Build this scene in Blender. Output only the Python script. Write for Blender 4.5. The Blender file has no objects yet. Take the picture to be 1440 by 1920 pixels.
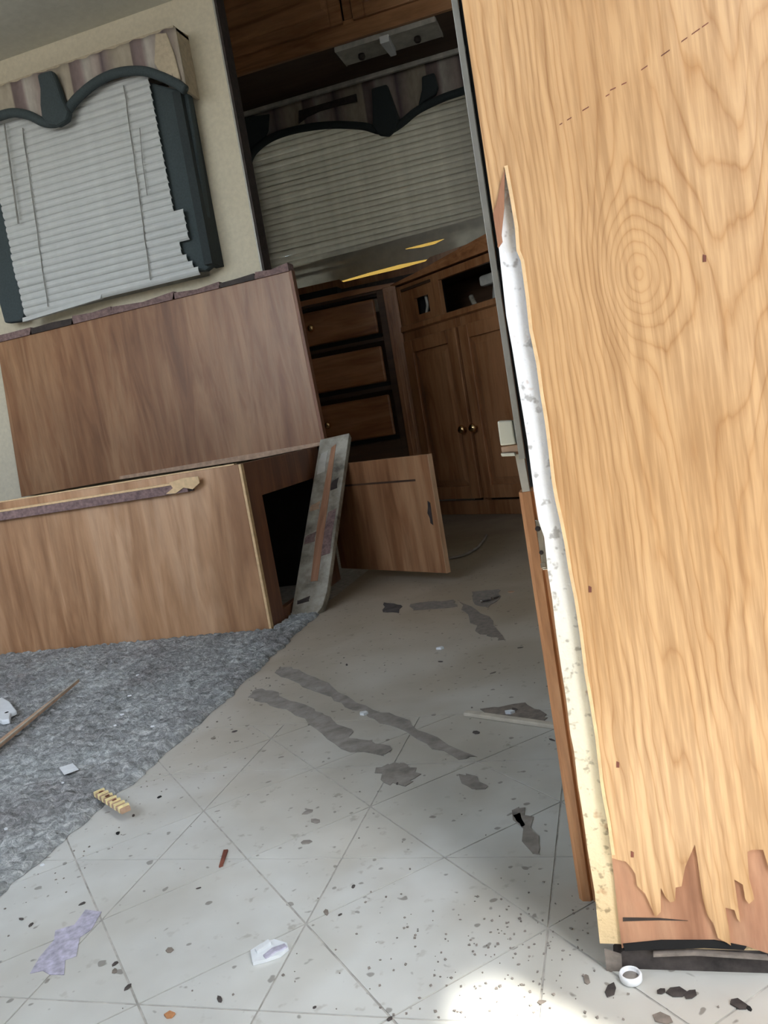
import bpy, bmesh, math, random
import numpy as np
from mathutils import Vector, Matrix, noise
random.seed(7)
C = bpy.context.scene.collection
scene = bpy.context.scene
PI = math.pi

# ---------------------------------------------------------------- camera
FPX, PITCH, ROLL, YAW, H = 1500.0, math.radians(6.5), math.radians(-9.6), math.radians(16.5), 0.42
F0 = Vector((-math.sin(YAW), math.cos(YAW), 0)); R0 = Vector((math.cos(YAW), math.sin(YAW), 0)); ZZ = Vector((0, 0, 1))
FW = F0*math.cos(PITCH) - ZZ*math.sin(PITCH); U0 = F0*math.sin(PITCH) + ZZ*math.cos(PITCH)
RX = R0*math.cos(ROLL) + U0*math.sin(ROLL); UX = -R0*math.sin(ROLL) + U0*math.cos(ROLL)
cam = bpy.data.cameras.new('camera'); co = bpy.data.objects.new('camera', cam); C.objects.link(co)
m3 = Matrix((RX, UX, -FW)).transposed()
co.matrix_world = Matrix.Translation((0, 0, H)) @ m3.to_4x4()
cam.sensor_fit = 'VERTICAL'; cam.sensor_height = 24; cam.lens = 24*FPX/1920; cam.clip_start = .01
scene.camera = co

# ---------------------------------------------------------------- light
w = bpy.data.worlds.new('sky'); scene.world = w; w.use_nodes = True
nt = w.node_tree; bg = nt.nodes['Background']
sky = nt.nodes.new('ShaderNodeTexSky'); sky.sky_type = 'NISHITA'; sky.sun_disc = False
sky.sun_elevation = math.radians(58); sky.sun_rotation = math.radians(120); sky.air_density = 1.0; sky.dust_density = 2.5
mixw = nt.nodes.new('ShaderNodeMixRGB'); mixw.inputs[0].default_value = .55; mixw.inputs[2].default_value = (.8, .84, .88, 1)
gain = nt.nodes.new('ShaderNodeMixRGB'); gain.blend_type = 'MULTIPLY'; gain.inputs[0].default_value = 1; gain.inputs[2].default_value = (.2, .2, .2, 1)
nt.links.new(sky.outputs[0], gain.inputs[1]); nt.links.new(gain.outputs[0], mixw.inputs[1]); nt.links.new(mixw.outputs[0], bg.inputs[0])
bg.inputs[1].default_value = 6.0
sun = bpy.data.lights.new('sun', 'SUN'); sun.energy = 16; sun.angle = math.radians(1.2); sun.color = (1, .95, .86)
so = bpy.data.objects.new('sun', sun); C.objects.link(so)
SE = math.radians(55); SD = Vector((-.85*math.cos(SE), .52*math.cos(SE), -math.sin(SE)))
so.rotation_euler = SD.to_track_quat('-Z', 'Y').to_euler()
vs = scene.view_settings; vs.view_transform = 'Standard'; vs.look = 'None'; vs.gamma = 1; vs.use_curve_mapping = False
vs.exposure = 0.54
DOORX0, DOORX1, DOORY = .45, 1.162, -.2
for nm, lc, rot, sx, sy in (('left_portal', (-1.4, DOORY-.08, 1.205), (PI/2, 0, 0), 1.6, .91),
                            ('door_portal', ((DOORX0+DOORX1)/2, DOORY-.03, 1.0), (PI/2, 0, 0), DOORX1-DOORX0, 2.0),
                            ('slide_portal', (-1.31, 2.25, 1.16), (-PI/2, 0, 0), .6, .52),
                            ('kitchen_portal', (-.945, 3.93, 1.5), (-PI/2, 0, 0), 1.05, .86)):
    l = bpy.data.lights.new(nm, 'AREA'); l.shape = 'RECTANGLE'; l.size = sx; l.size_y = sy; l.cycles.is_portal = True
    o = bpy.data.objects.new(nm, l); C.objects.link(o); o.location = lc; o.rotation_euler = rot

# ---------------------------------------------------------------- pixel helpers (photo pixel -> real plane)
def ray(px, py): return FW + RX*((px-720)/FPX) - UX*((py-960)/FPX)
def aty(px, py, y): d = ray(px, py); return Vector((0, 0, H)) + d*(y/d.y)
def A(px, py, y): v = aty(px, py, y); return (v.x, v.z)
def fl(px, py, z=0.): d = ray(px, py); return Vector((0, 0, H)) + d*((z-H)/d.z)

# ---------------------------------------------------------------- materials
def newmat(name):
    m = bpy.data.materials.new(name); m.use_nodes = True
    n = m.node_tree; b = n.nodes['Principled BSDF']; return m, n, b
def N(n, t, **k):
    o = n.nodes.new('ShaderNode'+t)
    for a, v in k.items(): setattr(o, a, v)
    return o
def ramp(n, stops, interp='LINEAR'):
    r = N(n, 'ValToRGB'); cr = r.color_ramp; cr.interpolation = interp
    while len(cr.elements) < len(stops): cr.elements.new(.5)
    for e, (p, c) in zip(cr.elements, stops): e.position = p; e.color = (*c, 1)
    return r
def L(n, a, b): n.links.new(a, b)
def coords(n, scale, loc=(0, 0, 0), rot=(0, 0, 0), kind='Object'):
    t = N(n, 'TexCoord'); mp = N(n, 'Mapping'); mp.inputs['Scale'].default_value = scale; mp.inputs['Location'].default_value = loc
    mp.inputs['Rotation'].default_value = rot; L(n, t.outputs[kind], mp.inputs[0]); return mp.outputs[0]
def ntex(n, vec, scale, detail=4, rough=.6, dist=0):
    t = N(n, 'TexNoise'); t.inputs['Scale'].default_value = scale; t.inputs['Detail'].default_value = detail
    t.inputs['Roughness'].default_value = rough; t.inputs['Distortion'].default_value = dist; L(n, vec, t.inputs['Vector']); return t.outputs['Fac']
def mixc(n, fac, a, b, mode='MIX'):
    x = N(n, 'MixRGB', blend_type=mode)
    for i, v in ((0, fac), (1, a), (2, b)):
        if isinstance(v, (int, float)): x.inputs[i].default_value = v
        elif isinstance(v, tuple): x.inputs[i].default_value = (*v, 1)
        else: L(n, v, x.inputs[i])
    return x.outputs[0]
def bump(n, b, h, st, dist=.002):
    u = N(n, 'Bump'); u.inputs['Strength'].default_value = st; u.inputs['Distance'].default_value = dist
    L(n, h, u.inputs['Height']); L(n, u.outputs[0], b.inputs['Normal'])
def plain(name, col, rough=.6, metal=0, var=.25, scale=40, bmp=.2, trans=0):
    m, n, b = newmat(name); f = ntex(n, coords(n, (1, 1, 1)), scale)
    dk = tuple(c*(1-var) for c in col); lt = tuple(min(1, c*(1+var)) for c in col)
    r = ramp(n, [(.3, dk), (.7, lt)]); L(n, f, r.inputs[0]); L(n, r.outputs[0], b.inputs['Base Color'])
    b.inputs['Roughness'].default_value = rough; b.inputs['Metallic'].default_value = metal
    if bmp: bump(n, b, f, bmp)
    if trans:
        t = N(n, 'BsdfTranslucent'); L(n, r.outputs[0], t.inputs[0]); mx = N(n, 'MixShader'); mx.inputs[0].default_value = trans
        L(n, b.outputs[0], mx.inputs[1]); L(n, t.outputs[0], mx.inputs[2]); L(n, mx.outputs[0], n.nodes['Material Output'].inputs[0])
    return m
def wood(name, dark, mid, light, grain=(1, 1, .12), freq=26, rough=.45, rot=(0, 0, 0), stain=.35):
    m, n, b = newmat(name); v = coords(n, grain, rot=rot)
    big = ntex(n, v, freq*.28, 2, .5, .6); fine = ntex(n, v, freq*3.2, 4, .7)
    mid_n = ntex(n, v, freq, 3, .6, 1.2)
    r = ramp(n, [(.28, dark), (.5, mid), (.72, light)])
    a = N(n, 'Math', operation='MULTIPLY_ADD'); L(n, big, a.inputs[0]); a.inputs[1].default_value = .9; a.inputs[2].default_value = -.43
    a2 = N(n, 'Math', operation='ADD'); L(n, a.outputs[0], a2.inputs[0]); L(n, mid_n, a2.inputs[1])
    L(n, a2.outputs[0], r.inputs[0])
    fr = ramp(n, [(.35, (.72,)*3), (.6, (1, 1, 1))]); L(n, fine, fr.inputs[0])
    c = mixc(n, .6, r.outputs[0], fr.outputs[0], 'MULTIPLY')
    st = ntex(n, coords(n, (1, 1, 1)), 3.5, 3, .6); sr = ramp(n, [(.35, (.72, .68, .66)), (.6, (1, 1, 1))]); L(n, st, sr.inputs[0])
    c = mixc(n, stain, c, sr.outputs[0], 'MULTIPLY')
    L(n, c, b.inputs['Base Color']); b.inputs['Roughness'].default_value = rough; bump(n, b, fine, .15, .001)
    return m

def veneer_mat():
    m, n, b = newmat('near oak veneer')
    t = N(n, 'TexCoord'); s = N(n, 'SeparateXYZ'); L(n, t.outputs['Object'], s.inputs[0])
    def M(op, a, bb=None, c=None):
        x = N(n, 'Math', operation=op)
        for i, v in enumerate((a, bb, c)):
            if v is None: continue
            if isinstance(v, (int, float)): x.inputs[i].default_value = v
            else: L(n, v, x.inputs[i])
        return x.outputs[0]
    X, Z = s.outputs['X'], s.outputs['Z']
    # slow warps, stretched along the board
    w1 = ntex(n, coords(n, (1, 1, .08)), 20, 2, .4)
    w2 = ntex(n, coords(n, (1, 1, .10), loc=(3, 0, 1)), 90, 2, .6)
    w3 = ntex(n, coords(n, (1, 1, .05), loc=(7, 0, 2)), 260, 3, .6)
    kx, kz = VK[0]-.3, VK[1]
    def gauss(cx, cz, sx, sz):
        a = M('DIVIDE', M('SUBTRACT', X, cx), sx); c = M('DIVIDE', M('SUBTRACT', Z, cz), sz)
        q = M('ADD', M('MULTIPLY', a, a), M('MULTIPLY', c, c)); return M('EXPONENT', M('MULTIPLY', M('POWER', q, .72), -1.0))
    g = gauss(kx, kz, .026, .038)
    g2 = gauss(kx+.07, kz-.22, .05, .16); g3 = gauss(kx+.09, kz+.17, .05, .11)
    q = M('MINIMUM', M('ADD', X, .25), 0.0)
    F = M('SUBTRACT', M('MULTIPLY', X, 48.0), M('MULTIPLY', M('MULTIPLY', q, q), 900.0))
    iso = ntex(n, coords(n, (1, 1, .7), loc=(2, 2, 2)), 22, 2, .5); F = M('ADD', F, M('MULTIPLY', iso, 1.8))
    F = M('ADD', F, M('MULTIPLY', w1, 11.0)); F = M('ADD', F, M('MULTIPLY', w2, .7))
    F = M('ADD', F, M('MULTIPLY', g, 7.0)); F = M('ADD', F, M('MULTIPLY', g2, 5.0)); F = M('ADD', F, M('MULTIPLY', g3, -5.0))
    fr = M('FRACT', F)
    line = ramp(n, [(0, (1, 1, 1)), (.10, (.45,)*3), (.30, (.10,)*3), (.6, (.0,)*3), (.88, (.25,)*3), (1, (.85,)*3)]); L(n, fr, line.inputs[0])
    fib = ramp(n, [(.36, (.66, .60, .54)), (.6, (1, 1, 1))]); L(n, w3, fib.inputs[0])
    tone = ramp(n, [(.25, (.47, .27, .12)), (.5, (.56, .345, .165)), (.75, (.62, .405, .215))]); L(n, ntex(n, coords(n, (1, 1, .5)), 9, 2), tone.inputs[0])
    brk = ramp(n, [(.3, (.3,)*3), (.62, (.95,)*3)]); L(n, ntex(n, coords(n, (1, 1, .25), loc=(1, 5, 2)), 34, 3), brk.inputs[0])
    lf = mixc(n, 1., line.outputs[0], brk.outputs[0], 'MULTIPLY')
    c = mixc(n, lf, tone.outputs[0], (.40, .205, .075))
    c = mixc(n, .8, c, fib.outputs[0], 'MULTIPLY')
    L(n, c, b.inputs['Base Color']); b.inputs['Roughness'].default_value = .42
    inv = M('SUBTRACT', 1.0, lf); hh = M('ADD', inv, M('MULTIPLY', w3, .5)); bump(n, b, hh, .25, .0006)
    return m

VP = .545                                   # plane of the near oak partition
kk = A(1195, 515, VP); VK = (kk[0], kk[1])
M_ = {}
M_['veneer'] = veneer_mat()
M_['ply'] = wood('reddish bare plywood', (.30, .14, .075), (.42, .21, .12), (.52, .29, .17), freq=40, rough=.8)
M_['lam'] = wood('oak laminate', (.19, .08, .033), (.29, .137, .062), (.385, .21, .105), freq=22, rough=.42)
M_['lam2'] = wood('pale oak laminate', (.31, .155, .072), (.44, .245, .125), (.56, .345, .20), freq=20, rough=.45)
M_['red'] = wood('reddish frame wood', (.13, .05, .022), (.19, .075, .034), (.25, .105, .05), freq=26, rough=.5)
M_['cab'] = wood('dark cabinet oak', (.17, .066, .025), (.28, .118, .046), (.36, .17, .075), freq=24, rough=.38)
M_['cabh'] = wood('dark cabinet oak rail', (.21, .08, .03), (.33, .14, .055), (.43, .20, .09), grain=(.12, 1, 1), freq=24, rough=.38)
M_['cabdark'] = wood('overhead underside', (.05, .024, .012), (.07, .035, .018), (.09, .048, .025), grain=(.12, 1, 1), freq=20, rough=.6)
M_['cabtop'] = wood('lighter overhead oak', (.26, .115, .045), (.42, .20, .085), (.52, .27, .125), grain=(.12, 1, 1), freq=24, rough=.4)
M_['film2'] = None
M_['post'] = wood('orange wood post', (.42, .185, .075), (.56, .27, .12), (.66, .36, .18), freq=60, rough=.5)
M_['paleedge'] = plain('pale raw wood edge', (.66, .46, .25), .7, scale=90, var=.15)
M_['beige'] = plain('beige wallcovering', (.60, .535, .40), .8, scale=90, var=.07, bmp=.15)
M_['greywall'] = plain('grey wallcovering', (.40, .40, .37), .85, scale=60, var=.08)
M_['ceil'] = plain('grey ceiling panel', (.62, .61, .54), .9, scale=50, var=.06)
M_['dark'] = plain('dark stained trim', (.035, .024, .02), .7, scale=60, var=.5)
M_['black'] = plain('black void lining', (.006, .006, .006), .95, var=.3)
M_['mauve'] = plain('torn mauve paper', (.20, .13, .12), .9, scale=120, var=.4)
M_['slate'] = plain('slate green fabric', (.047, .062, .065), .95, scale=200, var=.15, bmp=.3)
M_['slatedk'] = plain('dark slate fabric', (.028, .036, .037), .95, scale=200, var=.15, bmp=.3)
M_['cream'] = plain('cream fabric', (.46, .38, .27), .95, scale=80, var=.15)
M_['slat'] = plain('white vinyl slat', (.74, .75, .73), .5, scale=30, var=.05, bmp=0, trans=.35)
M_['slatk'] = plain('dusty vinyl slat', (.50, .47, .40), .55, scale=20, var=.12, bmp=0, trans=.32)
M_['slaty'] = plain('yellowed vinyl slat', (.85, .62, .22), .5, var=.1, bmp=0, trans=.75)
M_['cord'] = plain('blind cord', (.22, .21, .19), .9)
M_['brass'] = plain('brass knob', (.75, .5, .25), .16, 1, var=.1, bmp=0)
M_['alu'] = plain('aluminium strip', (.36, .34, .29), .5, .3, var=.15)
M_['steel'] = plain('scratched steel', (.6, .56, .5), .25, 1, var=.3)
M_['plastic'] = plain('ivory plastic', (.56, .54, .43), .4, scale=15, var=.06, bmp=0)
M_['white'] = plain('white plastic', (.75, .77, .78), .35, scale=15, var=.05, bmp=0)
M_['fixture'] = plain('dusty fixture plastic', (.45, .43, .38), .5, scale=18, var=.3)
M_['stick'] = plain('pale batten wood', (.5, .46, .38), .8, scale=50, var=.15)
M_['sliver'] = plain('tan wood sliver', (.44, .29, .19), .7, scale=70, var=.25)
M_['rust'] = plain('brown bark fragment', (.16, .05, .03), .8, var=.4)
M_['paper'] = plain('white paper scrap', (.7, .74, .76), .7, scale=60, var=.08)
M_['film'] = plain('lilac torn film', (.42, .41, .50), .6, scale=120, var=.35)
M_['yel'] = plain('yellow ribbed piece', (.80, .68, .36), .6, scale=120, var=.3)
M_['smear'] = plain('brown glue residue', (.20, .172, .145), .9, scale=90, var=.3)
M_['smear2'] = plain('grey glue residue', (.255, .235, .21), .9, scale=38, var=.35)
M_['crumb'] = plain('dark crumbs', (.075, .065, .06), .9, var=.5)
M_['crumb2'] = plain('grey brown grit', (.24, .215, .19), .9, var=.4)
M_['rot'] = plain('rotten kick board', (.05, .042, .038), .95, scale=60, var=.6)
M_['wire'] = plain('grey cable', (.25, .22, .2), .6)
M_['dome'] = plain('frosted fill skylight', (.82, .85, .88), .5, var=.02, bmp=0, trans=.9)  # diffuser of the skylight added over the entry as fill
M_['ground'] = plain('dry earth outside', (.13, .11, .085), .95)

def core_mat():
    m, n, b = newmat('torn white core'); v = coords(n, (1, 1, 1))
    s = N(n, 'SeparateXYZ'); L(n, coords(n, (1, 1, 1)), s.inputs[0])
    rz = ramp(n, [(.04, (.62, .47, .27)), (.13, (.70, .62, .44)), (.24, (.68, .65, .55)), (.34, (.74, .75, .76)), (.56, (.78, .80, .82))]); L(n, s.outputs['Z'], rz.inputs[0])
    sp = ramp(n, [(.30, (.42, .40, .38)), (.40, (1, 1, 1))]); L(n, ntex(n, v, 150, 2, .5), sp.inputs[0])
    st = ramp(n, [(.3, (.6, .42, .33)), (.38, (1, 1, 1))]); L(n, ntex(n, v, 60, 3, .6), st.inputs[0])
    c = mixc(n, .8, rz.outputs[0], sp.outputs[0], 'MULTIPLY'); c = mixc(n, .7, c, st.outputs[0], 'MULTIPLY')
    L(n, c, b.inputs['Base Color']); b.inputs['Roughness'].default_value = .9; bump(n, b, ntex(n, v, 120, 4), .8, .002); return m
M_['core'] = core_mat()
def vinyl_mat(name, dirt):
    m, n, b = newmat(name); v = coords(n, (1, 1, 1), kind='Generated') if False else None
    g = N(n, 'NewGeometry'); v = g.outputs['Position']
    def nz(s, d=4, r=.6, dist=0): return ntex(n, v, s, d, r, dist)
    base = ramp(n, [(.35, (.50, .51, .48)), (.65, (.62, .64, .61))]); L(n, nz(5), base.inputs[0])
    # dirt grows from the entry to mid floor
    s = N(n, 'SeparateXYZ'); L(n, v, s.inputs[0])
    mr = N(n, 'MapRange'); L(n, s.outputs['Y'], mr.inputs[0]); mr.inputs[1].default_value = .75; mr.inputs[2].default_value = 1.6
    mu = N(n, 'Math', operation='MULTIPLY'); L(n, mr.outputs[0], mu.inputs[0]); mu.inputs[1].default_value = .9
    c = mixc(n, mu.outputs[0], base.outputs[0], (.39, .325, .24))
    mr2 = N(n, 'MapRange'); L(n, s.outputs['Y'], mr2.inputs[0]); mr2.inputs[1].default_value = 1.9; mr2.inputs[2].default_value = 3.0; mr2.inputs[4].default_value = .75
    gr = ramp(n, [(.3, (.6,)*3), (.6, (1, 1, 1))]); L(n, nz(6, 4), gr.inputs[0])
    c = mixc(n, mixc(n, 1., mr2.outputs[0], gr.outputs[0], 'MULTIPLY'), c, (.13, .105, .085))      # colour darkens towards the kitchen, broken up by noise
    bl = ramp(n, [(.42, (1, 1, 1)), (.58, (.80, .76, .70))]); L(n, nz(3.2, 3, .55, .4), bl.inputs[0])
    c = mixc(n, .8, c, bl.outputs[0], 'MULTIPLY')
    sp = ramp(n, [(.62, (1, 1, 1)), (.70, (.66, .63, .60))]); L(n, nz(55, 3, .55), sp.inputs[0])
    msk = ramp(n, [(.42, (.15,)*3), (.62, (.9,)*3)]); L(n, nz(4.3, 2), msk.inputs[0])
    c = mixc(n, msk.outputs[0], c, mixc(n, 1., c, sp.outputs[0], 'MULTIPLY'))
    sp2 = ramp(n, [(.70, (1, 1, 1)), (.74, (.3, .27, .25))]); L(n, nz(85, 1, .4), sp2.inputs[0])
    c = mixc(n, .7, c, sp2.outputs[0], 'MULTIPLY')
    L(n, c, b.inputs['Base Color']); b.inputs['Roughness'].default_value = .5; bump(n, b, nz(70, 3), .12, .001); return m
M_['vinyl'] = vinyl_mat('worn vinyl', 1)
M_['grout'] = plain('dirty vinyl seam', (.42, .41, .375), .8, var=.3, scale=60)
def carpet_mat():
    m, n, b = newmat('matted grey carpet'); v = coords(n, (1, 1, 1))
    a = ramp(n, [(.3, (.15, .16, .155)), (.5, (.33, .35, .345)), (.66, (.58, .60, .59))]); L(n, ntex(n, v, 62, 4, .75, 1.2), a.inputs[0])
    p = ramp(n, [(.3, (.6, .56, .56)), (.62, (1.0, 1.0, 1.0))]); L(n, ntex(n, v, 5, 3, .6), p.inputs[0])
    fd = ramp(n, [(.6, (0, 0, 0)), (.7, (1, 1, 1))]); L(n, ntex(n, v, 8, 3, .7), fd.inputs[0])
    c = mixc(n, 1., a.outputs[0], p.outputs[0], 'MULTIPLY'); c = mixc(n, mixc(n, .35, (0, 0, 0), fd.outputs[0]), c, (.36, .31, .31))
    L(n, c, b.inputs['Base Color']); b.inputs['Roughness'].default_value = 1; b.inputs['Specular IOR Level'].default_value = .05
    bump(n, b, ntex(n, v, 200, 3), 1., .003); return m
M_['carpet'] = carpet_mat()
def film_mat():
    m, n, b = newmat('yellow tint film'); t = N(n, 'BsdfTransparent'); t.inputs[0].default_value = (.34, .25, .11, 1)  # clear filter that colours the daylight passing through it
    L(n, t.outputs[0], n.nodes['Material Output'].inputs[0]); return m
M_['film2'] = film_mat()
def stripe_mat(name, k, dull):
    m, n, b = newmat(name); s = N(n, 'SeparateXYZ'); L(n, coords(n, (1, 1, 1)), s.inputs[0])
    fr = N(n, 'Math', operation='MULTIPLY_ADD'); L(n, s.outputs['X'], fr.inputs[0]); fr.inputs[1].default_value = k; fr.inputs[2].default_value = 40.15
    q = N(n, 'Math', operation='FRACT'); L(n, fr.outputs[0], q.inputs[0])
    cs = [(0, (.50, .43, .33)), (.26, (.50, .43, .33)), (.28, (.20, .15, .14)), (.44, (.33, .25, .235)), (.50, (.58, .53, .46)), (.74, (.42, .34, .30)), (.80, (.16, .12, .125)), (.90, (.36, .29, .25)), (1, (.5, .43, .33))]
    cs = [(p, tuple(x*dull for x in c)) for p, c in cs]
    r = ramp(n, cs); L(n, q.outputs[0], r.inputs[0])
    f = ramp(n, [(.3, (.75,)*3), (.7, (1, 1, 1))]); L(n, ntex(n, coords(n, (1, 1, .4)), 60, 4), f.inputs[0])
    L(n, mixc(n, 1., r.outputs[0], f.outputs[0], 'MULTIPLY'), b.inputs['Base Color']); b.inputs['Roughness'].default_value = .95; return m
M_['stripe'] = stripe_mat('striped valance fabric', 5.2, .85)
M_['stripek'] = stripe_mat('dusty striped valance fabric', 3.4, .8)
def glass_mat():
    m, n, b = newmat('window glass'); b.inputs['Transmission Weight'].default_value = 1; b.inputs['Roughness'].default_value = 0; b.inputs['IOR'].default_value = 1.1
    b.inputs['Base Color'].default_value = (.9, .93, .92, 1); return m
M_['glass'] = glass_mat()
def plank_mat():
    m, n, b = newmat('scuffed grey plank face'); v = coords(n, (1, 1, 1))
    a = ramp(n, [(.3, (.10, .085, .065)), (.45, (.26, .235, .185)), (.65, (.44, .41, .34))]); L(n, ntex(n, v, 17, 4, .65), a.inputs[0])
    L(n, a.outputs[0], b.inputs['Base Color']); b.inputs['Roughness'].default_value = .85; bump(n, b, ntex(n, v, 80, 4), .5); return m
M_['plank'] = plank_mat()

# ---------------------------------------------------------------- mesh helpers
class MB:
    def __init__(s): s.v = []; s.f = []
    def add(s, vs, fs):
        k = len(s.v); s.v += [tuple(v) for v in vs]; s.f += [tuple(i+k for i in f) for f in fs]; return s
    def box(s, x0, x1, y0, y1, z0, z1):
        return s.add([(x, y, z) for x in (x0, x1) for y in (y0, y1) for z in (z0, z1)],
                     [(0, 1, 3, 2), (4, 6, 7, 5), (0, 4, 5, 1), (2, 3, 7, 6), (0, 2, 6, 4), (1, 5, 7, 3)])
    def prism(s, pts, y0, y1, axis='y'):
        # polygon in XZ extruded along y  (axis 'z': polygon in XY extruded along z; 'x': polygon YZ along x)
        n = len(pts); mk = {'y': lambda p, t: (p[0], t, p[1]), 'z': lambda p, t: (p[0], p[1], t), 'x': lambda p, t: (t, p[0], p[1])}[axis]
        vs = [mk(p, y0) for p in pts]+[mk(p, y1) for p in pts]
        fs = [tuple(range(n)), tuple(reversed(range(n, 2*n)))]+[(i, i+n, (i+1) % n+n, (i+1) % n) for i in range(n)]
        return s.add(vs, fs)
    def tube(s, pts, r, k=8, squash=1):
        pts = [Vector(p) for p in pts]; rs = r if isinstance(r, (list, tuple)) else [r]*len(pts); vs = []; fs = []
        for i, p in enumerate(pts):
            d = (pts[min(i+1, len(pts)-1)]-pts[max(i-1, 0)]).normalized()
            a = d.cross(Vector((0, 1, 0)))
            if a.length < .1: a = d.cross(Vector((0, 0, 1)))
            a.normalize(); b = d.cross(a)
            for j in range(k):
                t = 2*PI*j/k; vs.append(p + a*math.cos(t)*rs[i] + b*math.sin(t)*rs[i]*squash)
        for i in range(len(pts)-1):
            for j in range(k): fs.append((i*k+j, i*k+(j+1) % k, (i+1)*k+(j+1) % k, (i+1)*k+j))
        fs += [tuple(reversed(range(k))), tuple(range((len(pts)-1)*k, len(pts)*k))]
        return s.add(vs, fs)
    def lathe(s, prof, c, axis=(0, 0, 1), k=20):
        ax = Vector(axis).normalized(); a = ax.orthogonal().normalized(); b = ax.cross(a); vs = []; fs = []; c = Vector(c)
        for r, t in prof:
            for j in range(k): vs.append(c+ax*t+(a*math.cos(2*PI*j/k)+b*math.sin(2*PI*j/k))*r)
        for i in range(len(prof)-1):
            for j in range(k): fs.append((i*k+j, i*k+(j+1) % k, (i+1)*k+(j+1) % k, (i+1)*k+j))
        fs += [tuple(reversed(range(k))), tuple(range((len(prof)-1)*k, len(prof)*k))]
        return s.add(vs, fs)
WM = {}
def build(name, mb, mat, parent=None, local=False, bevel=0, smooth=False, kind=None, tri=False):
    me = bpy.data.meshes.new(name); vs = mb.v
    if parent is not None:
        W = WM[parent.name]
        if not local: Wi = W.inverted(); vs = [Wi @ Vector(v) for v in vs]
        org = Matrix.Identity(4)
    else:
        W = Matrix.Identity(4)
        v = np.array(vs); c = Vector(((v[:, 0].min()+v[:, 0].max())/2, (v[:, 1].min()+v[:, 1].max())/2, v[:, 2].min()))
        if kind == 'structure': c = Vector((0, 0, 0))
        vs = [Vector(q)-c for q in vs]; W = Matrix.Translation(c)
    me.from_pydata([tuple(v) for v in vs], [], mb.f); me.update()
    bm = bmesh.new(); bm.from_mesh(me); bmesh.ops.recalc_face_normals(bm, faces=bm.faces)
    if tri: bmesh.ops.triangulate(bm, faces=bm.faces, ngon_method='EAR_CLIP')
    bm.to_mesh(me); bm.free()
    me.materials.append(M_[mat])
    if smooth:
        for p in me.polygons: p.use_smooth = True
    o = bpy.data.objects.new(name, me); C.objects.link(o)
    if parent is not None: o.parent = parent
    else: o.location = W.translation
    WM[o.name] = W.copy()
    if bevel:
        m = o.modifiers.new('bevel', 'BEVEL'); m.width = bevel; m.segments = 2; m.limit_method = 'ANGLE'; m.angle_limit = math.radians(40)
    if kind: o['kind'] = kind
    return o
def tag(o, label, cat, group=None, kind=None):
    o['label'] = label; o['category'] = cat
    if group: o['group'] = group
    if kind: o['kind'] = kind
    return o
def thing(name, label, cat, loc, rot=(0, 0, 0), group=None):
    o = bpy.data.objects.new(name, None); C.objects.link(o); o.location = loc; o.rotation_euler = rot; o.empty_display_size = .05
    from mathutils import Euler
    WM[o.name] = Matrix.Translation(loc) @ Euler(rot).to_matrix().to_4x4()
    return tag(o, label, cat, group)
def B(*a): return MB().box(*a)

# ================================================================ STRUCTURE
S = dict(kind='structure')
build('floor', B(-2.6, 1.4, DOORY-.06, 4.0, -.06, -.0008), 'grout', **S)
floor = bpy.data.objects['floor']
# vinyl: diamond tiles alternating with quartered diamonds near the door, plain sheet deeper in
TX, TY, PX, PY = -.308, .592, .2095, .2025
YEND = TY+PY*2.25
g = .0009
def shrink(poly, d):
    c = Vector((sum(p[0] for p in poly)/len(poly), sum(p[1] for p in poly)/len(poly))); out = []
    n = len(poly)
    for i in range(n):
        a, b_, c_ = Vector(poly[i-1]), Vector(poly[i]), Vector(poly[(i+1) % n])
        d1 = (b_-a).normalized(); d2 = (c_-b_).normalized()
        n1 = Vector((-d1.y, d1.x)); n2 = Vector((-d2.y, d2.x))
        if n1.dot(c-b_) < 0: n1 = -n1
        if n2.dot(c-b_) < 0: n2 = -n2
        bis = (n1+n2); bis = bis/max(bis.length_squared, .05)*2
        out.append(tuple(b_+bis*d))
    return out
def clip(poly, fn):          # keep fn(p)>=0
    out = []
    for i in range(len(poly)):
        p, q = poly[i-1], poly[i]; a, b_ = fn(p), fn(q)
        if (a >= 0) != (b_ >= 0): t = a/(a-b_); out.append((p[0]+(q[0]-p[0])*t, p[1]+(q[1]-p[1])*t))
        if b_ >= 0: out.append(q)
    return out
def tile(poly):
    for fn in (lambda p: p[0]+.72, lambda p: .62-p[0], lambda p: YEND-p[1], lambda p: p[1]-.12):
        poly = clip(poly, fn)
        if len(poly) < 3: return
    ar = abs(sum(poly[i-1][0]*poly[i][1]-poly[i][0]*poly[i-1][1] for i in range(len(poly))))/2
    if ar < 2e-4: return
    poly = shrink(poly, g)
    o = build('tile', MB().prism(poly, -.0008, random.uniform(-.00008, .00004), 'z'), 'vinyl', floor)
for i in range(-3, 6):
    for j in range(-3, 6):
        cx, cy = TX+i*PX, TY+(j+.5)*PY                      # quartered diamond
        R_, U_, L_, D_ = (cx+PX/2, cy), (cx, cy+PY/2), (cx-PX/2, cy), (cx, cy-PY/2)
        for a, b_ in ((R_, U_), (U_, L_), (L_, D_), (D_, R_)): tile([(cx, cy), a, b_])
        cx, cy = TX+(i+.5)*PX, TY+j*PY                      # whole diamond
        tile([(cx+PX/2, cy), (cx, cy+PY/2), (cx-PX/2, cy), (cx, cy-PY/2)])
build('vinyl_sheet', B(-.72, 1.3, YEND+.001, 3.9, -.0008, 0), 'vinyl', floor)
build('vinyl_sheet', B(.622, 1.3, .12, YEND, -.0008, 0), 'vinyl', floor)
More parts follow.
